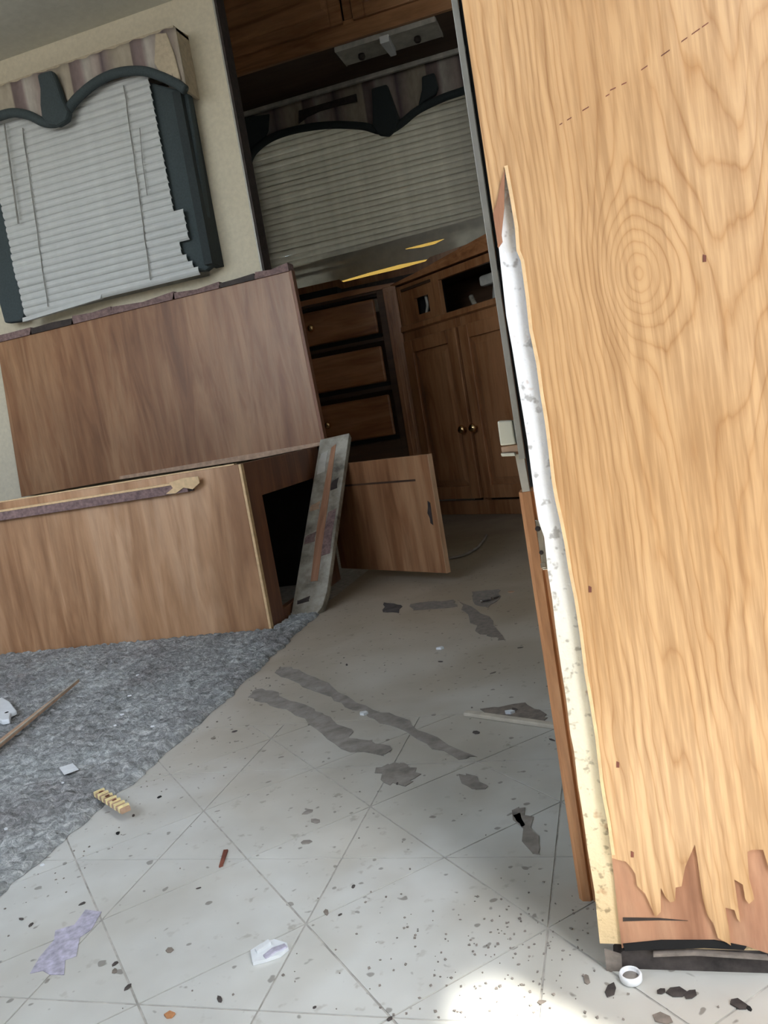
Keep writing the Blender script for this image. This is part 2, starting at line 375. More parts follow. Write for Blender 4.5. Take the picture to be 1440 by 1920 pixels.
# walls
def wall_with_hole(name, x0, x1, y0, y1, z0, z1, hx0, hx1, hz0, hz1, mat):
    mb = MB().box(x0, hx0, y0, y1, z0, z1).box(hx1, x1, y0, y1, z0, z1).box(hx0, hx1, y0, y1, z0, hz0).box(hx0, hx1, y0, y1, hz1, z1)
    return build(name, mb, mat, **S)
WY = 2.13
WXR = A(492, 500, WY)[0]
wall_with_hole('wall_left', -2.5, WXR, WY, WY+.05, 0, 2.35, -1.62, -1.02, .90, 1.46, 'beige')
wall_with_hole('wall_back', -1.75, 1.4, 3.82, 3.88, 0, 2.35, -1.45, -.44, 1.07, 1.92, 'greywall')
build('wall_kitchen_side', B(-1.75, -1.69, WY+.05, 3.82, 0, 2.35), 'cabdark', **S)
build('wall_far_left', B(-2.56, -2.5, DOORY, WY+.05, 0, 2.35), 'greywall', **S)
build('wall_right', B(1.3, 1.36, DOORY, 3.82, 0, 2.35), 'greywall', **S)
LW = (-2.2, -.6, .75, 1.66)      # unseen window behind the camera, added to fill the interior with light
build('wall_front', MB().box(-2.5, LW[0], DOORY-.06, DOORY, 0, 2.35).box(LW[1], DOORX0, DOORY-.06, DOORY, 0, 2.35).box(LW[0], LW[1], DOORY-.06, DOORY, 0, LW[2]).box(LW[0], LW[1], DOORY-.06, DOORY, LW[3], 2.35).box(DOORX0, DOORX1, DOORY-.06, DOORY, 2.205, 2.35).box(DOORX1, 1.3, DOORY-.06, DOORY, 0, 2.35), 'greywall', **S)
build('fill_window', MB().box(LW[0], LW[1], DOORY-.05, DOORY-.02, LW[2], LW[2]+.03).box(LW[0], LW[1], DOORY-.05, DOORY-.02, LW[3]-.03, LW[3]).box(LW[0], LW[0]+.03, DOORY-.05, DOORY-.02, LW[2]+.03, LW[3]-.03).box(LW[1]-.03, LW[1], DOORY-.05, DOORY-.02, LW[2]+.03, LW[3]-.03), 'alu', **S)
SK = (.0, .95, -.19, .50)
build('ceiling', MB().box(-2.56, SK[0], DOORY-.06, 3.9, 2.35, 2.4).box(SK[1], 1.4, DOORY-.06, 3.9, 2.35, 2.4).box(SK[0], SK[1], SK[3], 3.9, 2.35, 2.4).box(SK[0], SK[1], DOORY-.06, SK[2], 2.35, 2.4), 'ceil', **S)
build('fill_skylight', B(SK[0]-.02, SK[1]+.02, SK[2]-.02, SK[3]+.02, 2.4, 2.405), 'dome', **S)     # unseen roof skylight, added to brighten the entry floor from above
build('ceiling_slideout', MB().box(-2.5, WXR+.004, 1.15, WY-.0005, 1.628, 1.655), 'ceil', **S)
build('trim_1', B(WXR+.0005, WXR+.006, WY-.003, WY+.05, .86, 2.3), 'dark', **S)
build('trim_2', B(WXR-.004, WXR+.0005, WY-.006, WY-.0005, .87, 1.62), 'alu', **S)
for nm, x0, x1, z0, z1, y in (('window_1', -1.62, -1.02, .90, 1.46, WY+.01), ('window_2', -1.45, -.44, 1.07, 1.92, 3.83)):
    t = .022
    wf = build(nm, MB().box(x0, x0+t, y, y+.03, z0, z1).box(x1-t, x1, y, y+.03, z0, z1).box(x0+t, x1-t, y, y+.03, z0, z0+t).box(x0+t, x1-t, y, y+.03, z1-t, z1), 'alu', **S)
    build('pane', B(x0+t, x1-t, y+.012, y+.015, z0+t, z1-t), 'glass', wf)
fr = build('door_1', MB().box(DOORX0-.0, DOORX0+.03, DOORY-.07, DOORY+.01, 0, 2.205).box(DOORX1-.0, DOORX1+.03, DOORY-.07, DOORY+.01, 0, 2.205).box(DOORX0, DOORX1, DOORY-.01, DOORY+.01, 2.205, 2.23), 'alu', **S)
# unseen hood added outside the entrance to cut the sun patch edge
aw = -.147 + (2.22/math.tan(SE))*.85/math.hypot(.85, .52)
build('sun_blocker', B(-2.4, aw, DOORY-.18, DOORY-.061, 2.22, 2.23), 'alu', **S)
build('trim_4', B(-6, 8, -9, 10, -.95, -.9), 'ground', **S)     # ground outside

# ================================================================ CARPET
CX = -.665; BY, BX = 1.592, -.774
def carpet():
    xs = np.arange(-2.3, CX+.0001, .0052); n = len(xs); ys = np.arange(.25, 1.76, .0052); k = len(ys)
    vs = []; fs = []
    for y in ys:
        edge = .010*noise.noise(Vector((y*14, 0, 3)))+.006*noise.noise(Vector((y*50, 2, 3))) - max(0, y-1.0)*.05
        for i, x in enumerate(xs):
            t = (x+2.3)/(CX+2.3); xx = x + edge*max(0, (t-.8)/.2)
            a = noise.noise(Vector((xx*75, y*75, 0))); b_ = noise.noise(Vector((xx*190, y*190, 5)))
            z = .007 + .0060*a + .0035*b_ + .0015*noise.noise(Vector((xx*9, y*9, 1)))
            if i > n-3: z = .0005 if i == n-1 else z*.7
            vs.append((xx, y, max(z, .0004)))
    for j in range(k-1):
        for i in range(n-1):
            q = j*n+i
            if vs[q][0] < BX+.004 and vs[q+n][1] > BY-.001: continue
            fs.append((q, q+1, q+n+1, q+n))
    o = build('carpet', MB().add(vs, fs), 'carpet', smooth=True)
    tag(o, 'matted dirty grey carpet in front of the low bench box', 'carpet', kind='stuff')
carpet()

# ================================================================ BENCH BOX
BY, BX, BZ, BB = 1.592, -.774, .377, 2.082
bench = thing('storage_bench', 'low oak laminate bench box with an open storage hole in its end', 'bench', (-1.4, 1.85, 0))
build('front_panel', B(-2.3, BX-.006, BY, BY+.013, .0, BZ), 'lam2', bench, bevel=.0015)
build('corner_edge', B(BX-.006, BX+.0, BY-.001, BY+.013, .0, BZ), 'paleedge', bench, bevel=.001)
sx0, sx1 = BX-.016, BX
OY0, OY1, OZ0, OZ1 = 1.672, 2.045, .03, .297
build('end_stile', B(sx0, sx1, BY+.013, OY0, 0, BZ), 'red', bench, bevel=.001)
build('end_stile', B(sx0, sx1, OY1, BB, 0, BZ), 'red', bench, bevel=.001)
build('end_rail', B(sx0, sx1, OY0, OY1, OZ1, BZ), 'red', bench, bevel=.001)
build('end_rail', B(sx0, sx1, OY0, OY1, 0, OZ0), 'red', bench, bevel=.001)
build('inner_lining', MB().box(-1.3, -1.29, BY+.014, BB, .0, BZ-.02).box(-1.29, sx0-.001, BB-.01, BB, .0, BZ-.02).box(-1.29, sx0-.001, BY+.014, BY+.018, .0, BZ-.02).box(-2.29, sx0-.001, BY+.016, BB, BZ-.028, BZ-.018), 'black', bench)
c0 = A(372, 905, BY)
rail = build('ledge_strip', B(-2.3, -.905, BY-.014, BY-.0003, .335, .355), 'mauve', bench, bevel=.001)
build('strip_top', B(-2.3, -.907, BY-.0145, BY-.0003, .3552, .3600), 'paleedge', rail)
pts = [A(*q, BY-.015) for q in [(318, 905), (345, 896), (372, 893), (375, 905), (362, 917), (345, 914), (330, 925), (312, 926), (325, 915)]]
build('torn_end', MB().prism(pts, BY-.0175, BY-.0142), 'paleedge', rail, tri=True)
build('dark_slot', B(-.904, -.896, BY-.008, BY-.0003, .336, .357), 'dark', bench)
build('top_edge', B(-2.3, BX-.016, BY+.0005, BY+.0125, BZ+.0002, BZ+.003), 'paleedge', bench)
# storage door hanging open from the rear stile
dd = Vector((math.cos(math.radians(-33)), math.sin(math.radians(-33)), 0))
hg = Vector((BX+.004, 2.088, .03)); DW, DH = .415, .292
rot = -33
dth = thing('tmp', 'x', 'x', hg); bpy.data.objects.remove(dth)
Wd = Matrix.Translation(hg) @ Matrix.Rotation(math.radians(rot), 4, 'Z')
def buildW(name, mb, mat, parent, W, **k):
    mb.v = [tuple(W @ Vector(v)) for v in mb.v]; return build(name, mb, mat, parent, **k)
door = buildW('storage_door', B(0, DW, 0, .014, 0, DH), 'lam', bench, Wd, bevel=.0015)
buildW('groove', B(.03, DW-.055, -.0006, .001, DH-.062, DH-.057), 'cabdark', door, Wd)
buildW('finger_pull', MB().prism([(DW-.026, .125), (DW-.018, .12), (DW-.016, .175), (DW-.024, .180), (DW-.026, .165), (DW-.031, .15), (DW-.026, .138)], -.001, .001), 'dark', door, Wd)
buildW('side_edge', B(DW, DW+.001, 0, .0142, 0, DH), 'lam2', door, Wd)

# ================================================================ UPPER PANEL
up = thing('back_panel', 'large upright oak laminate panel below the slide-out window, behind the bench box', 'panel', (-1.25, 2.095, .38))
PY0 = 2.088
build('board', MB().prism([A(40, 932, PY0), A(604, 831, PY0), A(541, 508, PY0), A(0, 642, PY0), (A(0, 642, PY0)[0]-.012, A(0, 642, PY0)[1])], PY0, PY0+.02), 'lam', up, bevel=.001)
a, b_ = A(541, 508, PY0-.001), A(604, 831, PY0-.001)
build('edge_band', MB().prism([a, (a[0]+.008, a[1]), (b_[0]+.009, b_[1]), b_], PY0-.001, PY0+.022), 'red', up)
xs = [0, 60, 130, 200, 215, 290, 350, 410, 470, 541]; k = 0
def topl(x): return 640-(x/541)*133
for i, (x0, x1) in enumerate(((-30, 62), (58, 140), (136, 212), (210, 330), (325, 415), (412, 480), (478, 543))):
    h0, h1 = random.uniform(7, 14), random.uniform(7, 14); mt = ('mauve', 'dark')[i % 2] if i not in (3,) else 'mauve'
    pts = [A(x0, topl(x0)+2, PY0), A(x1, topl(x1)+2, PY0), A(x1-3, topl(x1)-h1, PY0), A((x0+x1)/2, topl((x0+x1)/2)-random.uniform(6, 12), PY0), A(x0+2, topl(x0)-h0, PY0)]
    build('torn_strip', MB().prism(pts, PY0-.006, PY0+.036), mt, up)
build('lower_lip', MB().prism([A(225, 893, PY0-.003), A(600, 829, PY0-.003), A(602, 835, PY0-.003), A(480, 860, PY0-.003), A(225, 899, PY0-.003)], PY0-.005, PY0-.0005), 'sliver', up, tri=True)

# ================================================================ LEANING PLANK
pb = Vector((-.729, 1.700, .0)); ptp = Vector((-.717, 2.085, .402)); Lp = (ptp-pb).length
ez = (ptp-pb).normalized(); ex = Vector((1, 0, 0)); ex = (ex-ez*ex.dot(ez)).normalized(); ey = ez.cross(ex)
Wp = Matrix((ex, ey, ez)).transposed().to_4x4(); Wp.translation = pb + ey*.0
pk = bpy.data.objects.new('plank', None); C.objects.link(pk); pk.matrix_world = Wp; WM['plank'] = Wp.copy()
tag(pk, 'scuffed grey plank leaning against the open end of the bench box', 'plank')
hw = .042
pl = build('board', MB().prism([(-hw, .0), (hw*.55, 0), (hw*.85, .02), (hw, .06), (hw, Lp-.006), (-hw, Lp-.014)], -.004, .016), 'plank', pk, local=True, bevel=.0015, tri=False)
build('bare_stripe', MB().prism([(-.004, .09), (.014, .09), (.012, .24), (.008, Lp-.04), (-.004, Lp-.05), (-.010, .25)], .0155, .0175), 'ply', pk, local=True, tri=True)
build('bare_stripe', MB().prism([(-.004, .09), (.014, .09), (.012, .24), (.008, Lp-.04), (-.004, Lp-.05), (-.010, .25)], -.0055, -.0035), 'ply', pk, local=True, tri=True)
for sgn, z0, z1, xa, xb, mt in ((0, .16, .30, .012, .036, 'mauve'), (0, .20, .235, -.037, -.01, 'mauve'), (0, .03, .05, -.03, .0, 'dark'), (0, .36, .40, .012, .03, 'dark'), (0, .30, .33, -.037, -.012, 'sliver'), (0, .42, .50, -.034, -.012, 'fixture')):
    q = [(xa, z0), (xb, z0+.006), (xb-.002, (z0+z1)/2), (xb, z1), (xa+.003, z1-.01), (xa-.001, (z0+z1)/2)]
    build('torn_patch', MB().prism(q, -.0052, -.0036), mt, pk, local=True, tri=True)

# ================================================================ SLIDE-OUT WINDOW BLIND
def slat_mesh(wd, hh=.0125, cur=.003):
    vs = []; K = 5
    for x in (-wd/2, wd/2):
        for i in range(K):
            t = -1+2*i/(K-1); vs.append((x, -cur*(1-t*t)-.0012*t, t*hh))
        for i in reversed(range(K)):
            t = -1+2*i/(K-1); vs.append((x, -cur*(1-t*t)-.0012*t+.0006, t*hh))
    n = 2*K; fs = [tuple(range(n)), tuple(reversed(range(n, 2*n)))]+[(i, i+n, (i+1) % n+n, (i+1) % n) for i in range(n)]
    return MB().add(vs, fs)
bl = thing('window_blind', 'white closed slat blind hanging in the slide-out window at left', 'blind', (-1.32, 2.085, .9))
XL, XR_ = -1.60, -1.045
protos = {}
def add_slat(parent, name, key, wd, hh, cur, mat, loc, rot=(0, 0, 0)):
    if key not in protos:
        o = build(name, slat_mesh(wd, hh, cur), mat, parent, local=True, smooth=False); protos[key] = o
    else:
        o = protos[key].copy(); C.objects.link(o); o.parent = parent
    o.location = loc; o.rotation_euler = rot; return o
nsl = 28; ztop, zbot = 1.435, .905
for i in range(nsl):
    z = ztop-(ztop-zbot)*i/(nsl-1); y = 2.064; x0, x1 = XL, XR_-.014; key = 'a'
    if 19 <= i <= 22: x1 = -1.028; y = 2.060; key = 'b'
    if i >= 25: x1 = -1.060+.014*(i-24); key = 'c%d' % i
    add_slat(bl, 'slat', key, x1-x0, .0108, .0050, 'slat', ((x0+x1)/2+1.32, y-2.085, z-.9), (.14+random.uniform(-.05, .05), random.uniform(-.006, .006), 0))
for q0, q1 in (((232, 160), (283, 525)), ((42, 240), (90, 575))):
    a, b_ = aty(*q0, 2.054), aty(*q1, 2.054)
    build('ladder_cord', MB().tube([a+(b_-a)*(k/14)+Vector((random.uniform(-.0016, .0016), 0, 0)) for k in range(15)], .0015, 6), 'cord', bl)
a, b_ = aty(262, 240, 2.052), aty(276, 366, 2.052)
build('pull_cord', MB().tube([a, (a+b_)/2+Vector((-.003, 0, 0)), b_], .0011, 6), 'cord', bl)
a, b_ = aty(8, 232, 2.045), aty(34, 416, 2.045)
build('tilt_wand', MB().tube([a, b_, b_+(b_-a).normalized()*.004], [.0022, .0024, .003], 8), 'cord', bl)
build('bottom_rail', MB().prism([A(42, 604, 2.058), A(188, 560, 2.058), A(190, 552, 2.058), A(42, 596, 2.058)], 2.058, 2.072), 'slat', bl)
ct = build('cardboard_strip', MB().prism([A(188, 560, 2.1), A(280, 535, 2.1), A(279, 522, 2.1), A(262, 526, 2.1), A(190, 549, 2.1)], 2.101, 2.104), 'sliver', None)
tag(ct, 'brown cardboard strip tucked under the bottom edge of the slide-out window blind', 'cardboard')

# ================================================================ VALANCES
def swag(low, ztop, y, nx, amp, freq, mat, parent, name='fabric'):
    xs = np.linspace(low[0][0], low[-1][0], nx); zs = np.interp(xs, [p[0] for p in low], [p[1] for p in low]); vs = []; fs = []; nz_ = 8
    for s_ in (0, 1):
        for i, x in enumerate(xs):
            for j in range(nz_):
                t = j/(nz_-1); z = zs[i]+(ztop-zs[i])*t
                yy = y + amp*math.sin(x*freq)*(1-.6*t) + amp*.5*math.sin(x*freq*2.3+1) + s_*.003
                vs.append((x, yy, z))
    n = nx*nz_
    for i in range(nx-1):
        for j in range(nz_-1):
            q = i*nz_+j; fs += [(q, q+nz_, q+nz_+1, q+1), (n+q, n+q+1, n+q+nz_+1, n+q+nz_)]
        q = i*nz_; fs += [(q, n+q, n+q+nz_, q+nz_), (q+nz_-1, q+2*nz_-1, n+q+2*nz_-1, n+q+nz_-1)]
    return build(name, MB().add(vs, fs), mat, parent, smooth=True)
def spline(pts, m=6):
    out = []
    P_ = [Vector(p) for p in pts]; P_ = [P_[0]*2-P_[1]]+P_+[P_[-1]*2-P_[-2]]
    for i in range(1, len(P_)-2):
        for k in range(m):
            t = k/m; a, b2, c2, d2 = P_[i-1], P_[i], P_[i+1], P_[i+2]
            out.append(.5*((2*b2)+(-a+c2)*t+(2*a-5*b2+4*c2-d2)*t*t+(-a+3*b2-3*c2+d2)*t**3))
    out.append(P_[-2]); return out
va = thing('window_valance', 'padded striped valance with slate green scalloped welt over the slide-out window at left', 'valance', (-1.3, 2.06, .9))
VY = 2.045
wl = [(-60, 258), (-25, 232), (0, 222), (30, 214), (60, 219), (88, 232), (112, 232), (130, 212), (150, 187), (185, 158), (225, 140), (270, 136), (305, 146), (335, 160), (352, 172)]
low = [A(x, y, VY) for x, y in wl]
swag(low, 1.515, VY-.004, 120, .006, 60, 'stripe', va)
build('welt', MB().tube([Vector((p.x, VY-.012, p.y)) for p in spline([Vector((a, b2)) for a, b2 in low])], .0125, 10), 'slate', va, smooth=True)
kn = [A(*q, VY-.02) for q in [(74, 142), (101, 133), (112, 160), (122, 190), (133, 212), (128, 228), (112, 238), (95, 236), (83, 222), (80, 200), (80, 170)]]
build('tie_tab', MB().prism(kn, VY-.034, VY-.006), 'slate', va, bevel=.008, smooth=False)
xr = A(342, 160, VY)[0]
build('side_return', MB().prism([(VY+.002, 1.362), (WY-.001, 1.362), (WY-.001, 1.53), (VY+.002, 1.52)], xr-.004, xr+.004, 'x'), 'cream', va)
build('top_board', B(-1.75, xr+.004, VY+.004, WY-.001, 1.516, 1.524), 'cream', va)
build('cream_pleat', MB().prism([A(292, 64, VY-.008), A(313, 62, VY-.008), A(327, 100, VY-.008), A(340, 150, VY-.008), A(305, 142, VY-.008), A(290, 120, VY-.008)], VY-.012, VY-.006), 'cream', va, bevel=.003)
# padded side legs
def leg(q_front, side_w, name='padded_side'):
    pts = [A(*q, 2.076) for q in q_front]
    return build(name, MB().prism(pts, 2.076, 2.105), 'slate', va, bevel=.006)
leg([(258, 148), (352, 172), (372, 300), (400, 495), (385, 507), (330, 512), (318, 470), (305, 405), (280, 290)], 0)
xs0, xs1 = A(352, 178, VY)[0], A(398, 500, VY)[0]
build('side_lining', MB().prism([(VY+.012, .915), (WY-.001, .915), (WY-.001, 1.37), (VY+.012, 1.37)], xs1-.028, xs1-.004, 'x'), 'slatedk', va)
leg([(-60, 260), (-10, 250), (8, 330), (20, 420), (46, 585), (40, 602), (8, 606), (-10, 540), (-40, 400)], 0)
# ---- kitchen window
KY = 3.70
kb = thing('kitchen_blind', 'dusty dim slat blind covering the kitchen window above the counter', 'blind', (-.85, 3.76, 1.1))
nk = 28; z1_, z0_ = 1.90, 1.213
for i in range(nk):
    z = z1_-(z1_-z0_)*i/(nk-1)
    sag = 0 if i < nk-4 else .012*(i-nk+4)
    add_slat(kb, 'slat', 'k', 1.28, .0145, .004, 'slatk', (-.0, 0, z-1.1), (random.uniform(-.08, .08), random.uniform(-.004, .004)-sag*.6, 0))
def lens(q, y, mt, nm):
    pts = [A(*p, y) for p in q]; return build(nm, MB().prism(pts, y-.002, y), mt, kb, tri=True)
lens([(530, 530), (560, 522), (700, 489), (762, 466), (800, 456), (832, 448), (940, 412), (940, 395), (560, 500), (530, 508)], 3.752, 'slatk', 'loose_slat')
lens([(530, 525), (560, 515), (700, 483), (758, 466), (762, 467.5), (790, 464), (815, 458), (832, 449), (840, 443), (940, 408), (940, 440), (802, 486), (750, 496), (690, 512), (640, 527), (560, 547), (530, 556)], 3.749, 'slatk', 'loose_slat')
lens([(530, 550), (560, 541), (636, 524), (644, 529), (690, 518), (750, 504), (798, 490), (806, 482), (940, 436), (940, 475), (800, 520), (560, 580), (530, 588)], 3.746, 'cab', 'bottom_rail')
build('tint_film', B(-1.2, -.56, 3.79, 3.792, 1.075, 1.24), 'film2', kb)  # film added to turn the daylight in the blind gaps yellow
kv = thing('kitchen_valance', 'torn striped valance with slate green welt over the kitchen window', 'valance', (-.9, KY, 1.7))
kw = [(468, 330), (470, 300), (485, 278), (515, 258), (560, 244), (620, 236), (680, 238), (710, 246), (732, 246), (755, 232), (785, 208), (830, 186), (870, 172), (930, 150)]
lowk = [A(x, y, KY) for x, y in kw]; lowk2 = sorted(lowk)
ZT = 1.925
swag(lowk2, ZT, KY, 140, .006, 45, 'stripek', kv)
build('welt', MB().tube([Vector((p.x, KY-.012, p.y)) for p in spline([Vector((a, b2)) for a, b2 in lowk])], .017, 10), 'slatedk', kv, smooth=True)
build('tie_tab', MB().prism([A(*q, KY-.02) for q in [(698, 168), (727, 160), (738, 190), (750, 225), (745, 243), (730, 257), (712, 255), (700, 238), (700, 200)]], KY-.04, KY-.01), 'slatedk', kv, bevel=.008)
build('tie_tab', MB().prism([A(*q, KY-.02) for q in [(792, 145), (815, 138), (822, 165), (818, 178), (800, 188), (785, 200), (792, 170)]], KY-.035, KY-.01), 'slatedk', kv, bevel=.006)
build('torn_lining', MB().prism([A(*q, KY-.018) for q in [(560, 208), (600, 196), (668, 176), (670, 190), (640, 197), (600, 208), (575, 220), (560, 232)]], KY-.020, KY-.014), 'dark', kv, tri=True)
build('torn_lining', MB().prism([A(*q, KY-.018) for q in [(452, 222), (505, 214), (503, 245), (495, 262), (478, 280), (468, 300), (462, 290)]], KY-.020, KY-.014), 'slatedk', kv, tri=True)
tr = thing('curtain_track', 'pale rail along the underside of the overhead cabinet above the kitchen valance', 'rail', (-.8, 3.665, 1.925))
build('rail', B(-1.55, .2, 3.655, 3.675, 1.91, 1.9295), 'fixture', tr, bevel=.003)

# ================================================================ OVERHEAD CABINET
OZ, OY = 1.93, 3.30
oc = thing('overhead_cabinet', 'dark oak overhead cabinet above the kitchen window', 'cabinet', (-.6, 3.5, OZ))
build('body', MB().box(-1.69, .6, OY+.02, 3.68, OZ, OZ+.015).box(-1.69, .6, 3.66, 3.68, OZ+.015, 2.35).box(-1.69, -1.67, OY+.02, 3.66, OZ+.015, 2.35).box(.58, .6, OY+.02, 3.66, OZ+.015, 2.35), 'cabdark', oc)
build('bottom_rail', B(-1.69, .6, OY, OY+.02, OZ-.002, OZ+.075), 'cabtop', oc, bevel=.002)
for xx0, xx1 in ((-1.69, -1.45), (-.80, -.765), (-.14, -.1)): build('stile', B(xx0, xx1, OY, OY+.02, OZ+.076, 2.35), 'cabtop', oc, bevel=.002)
def raised_door(parent, x0, x1, z0, z1, y, W=None, t=.018, fr_=.05, knob=None, nm='door', mt='cab'):
    W = W or Matrix.Identity(4)
    mb = MB().box(x0, x0+fr_, y-t, y, z0, z1).box(x1-fr_, x1, y-t, y, z0, z1).box(x0+fr_, x1-fr_, y-t, y, z0, z0+fr_).box(x0+fr_, x1-fr_, y-t, y, z1-fr_, z1)
    d = buildW(nm, mb, mt, parent, W, bevel=.003)
    a0, a1, b0, b1 = x0+fr_, x1-fr_, z0+fr_, z1-fr_; s_ = .028
    vs = [(a0, y-.006, b0), (a1, y-.006, b0), (a1, y-.006, b1), (a0, y-.006, b1), (a0+s_, y-.015, b0+s_), (a1-s_, y-.015, b0+s_), (a1-s_, y-.015, b1-s_), (a0+s_, y-.015, b1-s_),
          (a0, y-.001, b0), (a1, y-.001, b0), (a1, y-.001, b1), (a0, y-.001, b1)]
    fs = [(4, 5, 6, 7), (0, 1, 5, 4), (1, 2, 6, 5), (2, 3, 7, 6), (3, 0, 4, 7), (0, 8, 9, 1), (1, 9, 10, 2), (2, 10, 11, 3), (3, 11, 8, 0), (8, 11, 10, 9)]
    buildW('raised_panel', MB().add(vs, fs), mt, d, W)
    if knob:
        kx, kz = knob
        buildW('knob', MB().lathe([(.006, 0), (.006, .012), (.012, .016), (.0165, .022), (.016, .028), (.010, .034), (.001, .035)], (kx, y-t+.0002, kz), (0, -1, 0)), 'brass', d, W, smooth=True)
    return d
raised_door(oc, -1.44, -.805, OZ+.06, 2.33, OY-.0002, mt='cabtop')
raised_door(oc, -.76, -.145, OZ+.06, 2.33, OY-.0002, mt='cabtop')
# light fixture under it
fx0, fx1 = -.865, -.445
lt = thing('ceiling_light', 'twin lamp housing without its cover under the overhead cabinet', 'lamp', (-.65, 3.4, OZ))
fz = OZ-.004
build('housing', MB().box(fx0, fx1, 3.325, 3.485, OZ-.014, OZ-.0005).box(fx0, fx1, 3.321, 3.326, OZ-.022, OZ-.0005).box(fx0-.002, fx0+.003, 3.326, 3.485, OZ-.017, OZ-.0005).box(fx1-.003, fx1+.002, 3.326, 3.485, OZ-.017, OZ-.0005), 'fixture', lt, bevel=.002)
build('bracket', MB().prism([(-.675, 3.318), (-.635, 3.318), (-.642, 3.46), (-.668, 3.46)], OZ-.042, OZ-.0141, 'z'), 'white', lt, bevel=.003)
for cx in (-.78, -.54):
    build('lamp_socket', MB().lathe([(.013, 0), (.015, .012), (.011, .02), (.002, .021)], (cx, 3.42, OZ-.0141), (0, 0, -1)), 'dark', lt, smooth=True)

# ================================================================ DRAWER CABINET
DY = 3.21
dc = thing('drawer_cabinet', 'dark oak kitchen base cabinet with three drawers, left of the corner cabinet', 'cabinet', (-1.15, 3.5, 0))
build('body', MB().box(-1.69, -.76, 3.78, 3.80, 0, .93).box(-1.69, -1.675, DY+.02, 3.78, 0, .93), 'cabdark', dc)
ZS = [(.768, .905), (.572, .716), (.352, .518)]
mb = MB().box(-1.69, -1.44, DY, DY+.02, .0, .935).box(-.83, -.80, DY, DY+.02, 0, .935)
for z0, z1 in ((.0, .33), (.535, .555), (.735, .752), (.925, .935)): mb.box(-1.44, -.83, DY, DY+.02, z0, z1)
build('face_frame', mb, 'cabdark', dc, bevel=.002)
build('toe_board', B(-1.69, -.8, DY-.004, DY-.0005, 0, .09), 'dark', dc)
pz = build('corner_post', MB().box(-.80, -.745, DY-.010, DY+.02, 0, .94).box(-.787, -.779, DY-.014, DY-.01, .05, .92).box(-.767, -.759, DY-.014, DY-.01, .05, .92), 'cab', dc, bevel=.003)
for k, (z0, z1) in enumerate(ZS):
    mb = MB().box(-1.425, -.842, DY-.020, DY-.0005, z0, z1)
    dr = build('drawer', mb, 'cabh', dc, bevel=.007)
    mt = 'brass'
    if k != 1: build('knob', MB().lathe([(.005, 0), (.005, .012), (.010, .016), (.015, .022), (.014, .028), (.008, .033), (.001, .034)], (-1.118, DY-.0198, (z0+z1)/2), (0, -1, 0)), mt, dr, smooth=True)
    build('dark_reveal', B(-1.43, -.836, DY-.0004, DY+.02, z0-.018, z0-.002), 'black', dc)

# ================================================================ CORNER CABINET
CA = math.radians(-37); c0 = Vector((-.745, DY-.002, 0)); Wc = Matrix.Translation(c0) @ Matrix.Rotation(CA, 4, 'Z')
cc = thing('corner_cabinet', 'dark oak diagonal corner sink cabinet with two doors and brass knobs', 'cabinet', tuple(c0), (0, 0, CA))
WL = .70
mb = MB().box(0, .02, 0, .02, 0, .93).box(.312, .338, 0, .02, .05, .765).box(.645, WL, 0, .02, 0, .93)
mb.box(.02, .312, 0, .02, .70, .765).box(.338, .645, 0, .02, .70, .765).box(.02, .645, 0, .02, .0, .055)
mb.box(.215, .25, 0, .02, .765, .93).box(.25, .645, 0, .02, .90, .93)
build('face_frame', mb, 'cab', cc, local=True, bevel=.002)
build('apron_panel', MB().box(.02, .095, .003, .018, .765, .93).box(.178, .215, .003, .018, .765, .93).box(.095, .178, .003, .018, .765, .80).box(.095, .178, .003, .018, .865, .93), 'cab', cc, local=True)
build('apron_lip', B(.03, .205, -.004, .003, .905, .915), 'cabdark', cc, local=True)
build('ledge_rail', MB().prism([(-.014, .752), (.0, .745), (.0, .775), (-.010, .772)], 0, .66, 'x'), 'cab', cc, local=True, bevel=.002)
build('inner_lining', MB().box(.0, WL, .25, .26, .0, .93).box(.03, .64, .03, .25, .69, .698).box(.0, WL, .021, .25, .922, .930), 'cabdark', cc, local=True)
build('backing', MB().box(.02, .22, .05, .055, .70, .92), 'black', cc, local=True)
raised_door(cc, .012, .318, .065, .712, -.0005, Wc, knob=(.296, .335))
raised_door(cc, .334, .64, .065, .712, -.0005, Wc, knob=(.356, .335))
def pipe(pts, r, mt, name='drain_pipe'): return build(name, MB().tube(spline(pts, 5), r, 10), mt, cc, local=True, smooth=True)
pipe([(.115, .035, .775), (.125, .03, .80), (.14, .028, .83), (.135, .03, .865), (.12, .04, .89)], .006, 'fixture', 'hose')
build('sink_tray', MB().box(.36, .64, .10, .23, .845, .885), 'fixture', cc, local=True, bevel=.01)
pipe([(.42, .12, .70), (.42, .12, .78), (.44, .12, .85)], .018, 'fixture')
pipe([(.30, .08, .71), (.36, .07, .75), (.33, .08, .82)], .010, 'plank', 'hose')
build('sink_block', MB().box(.40, .63, .15, .24, .71, .80), 'mauve', cc, local=True, bevel=.006)
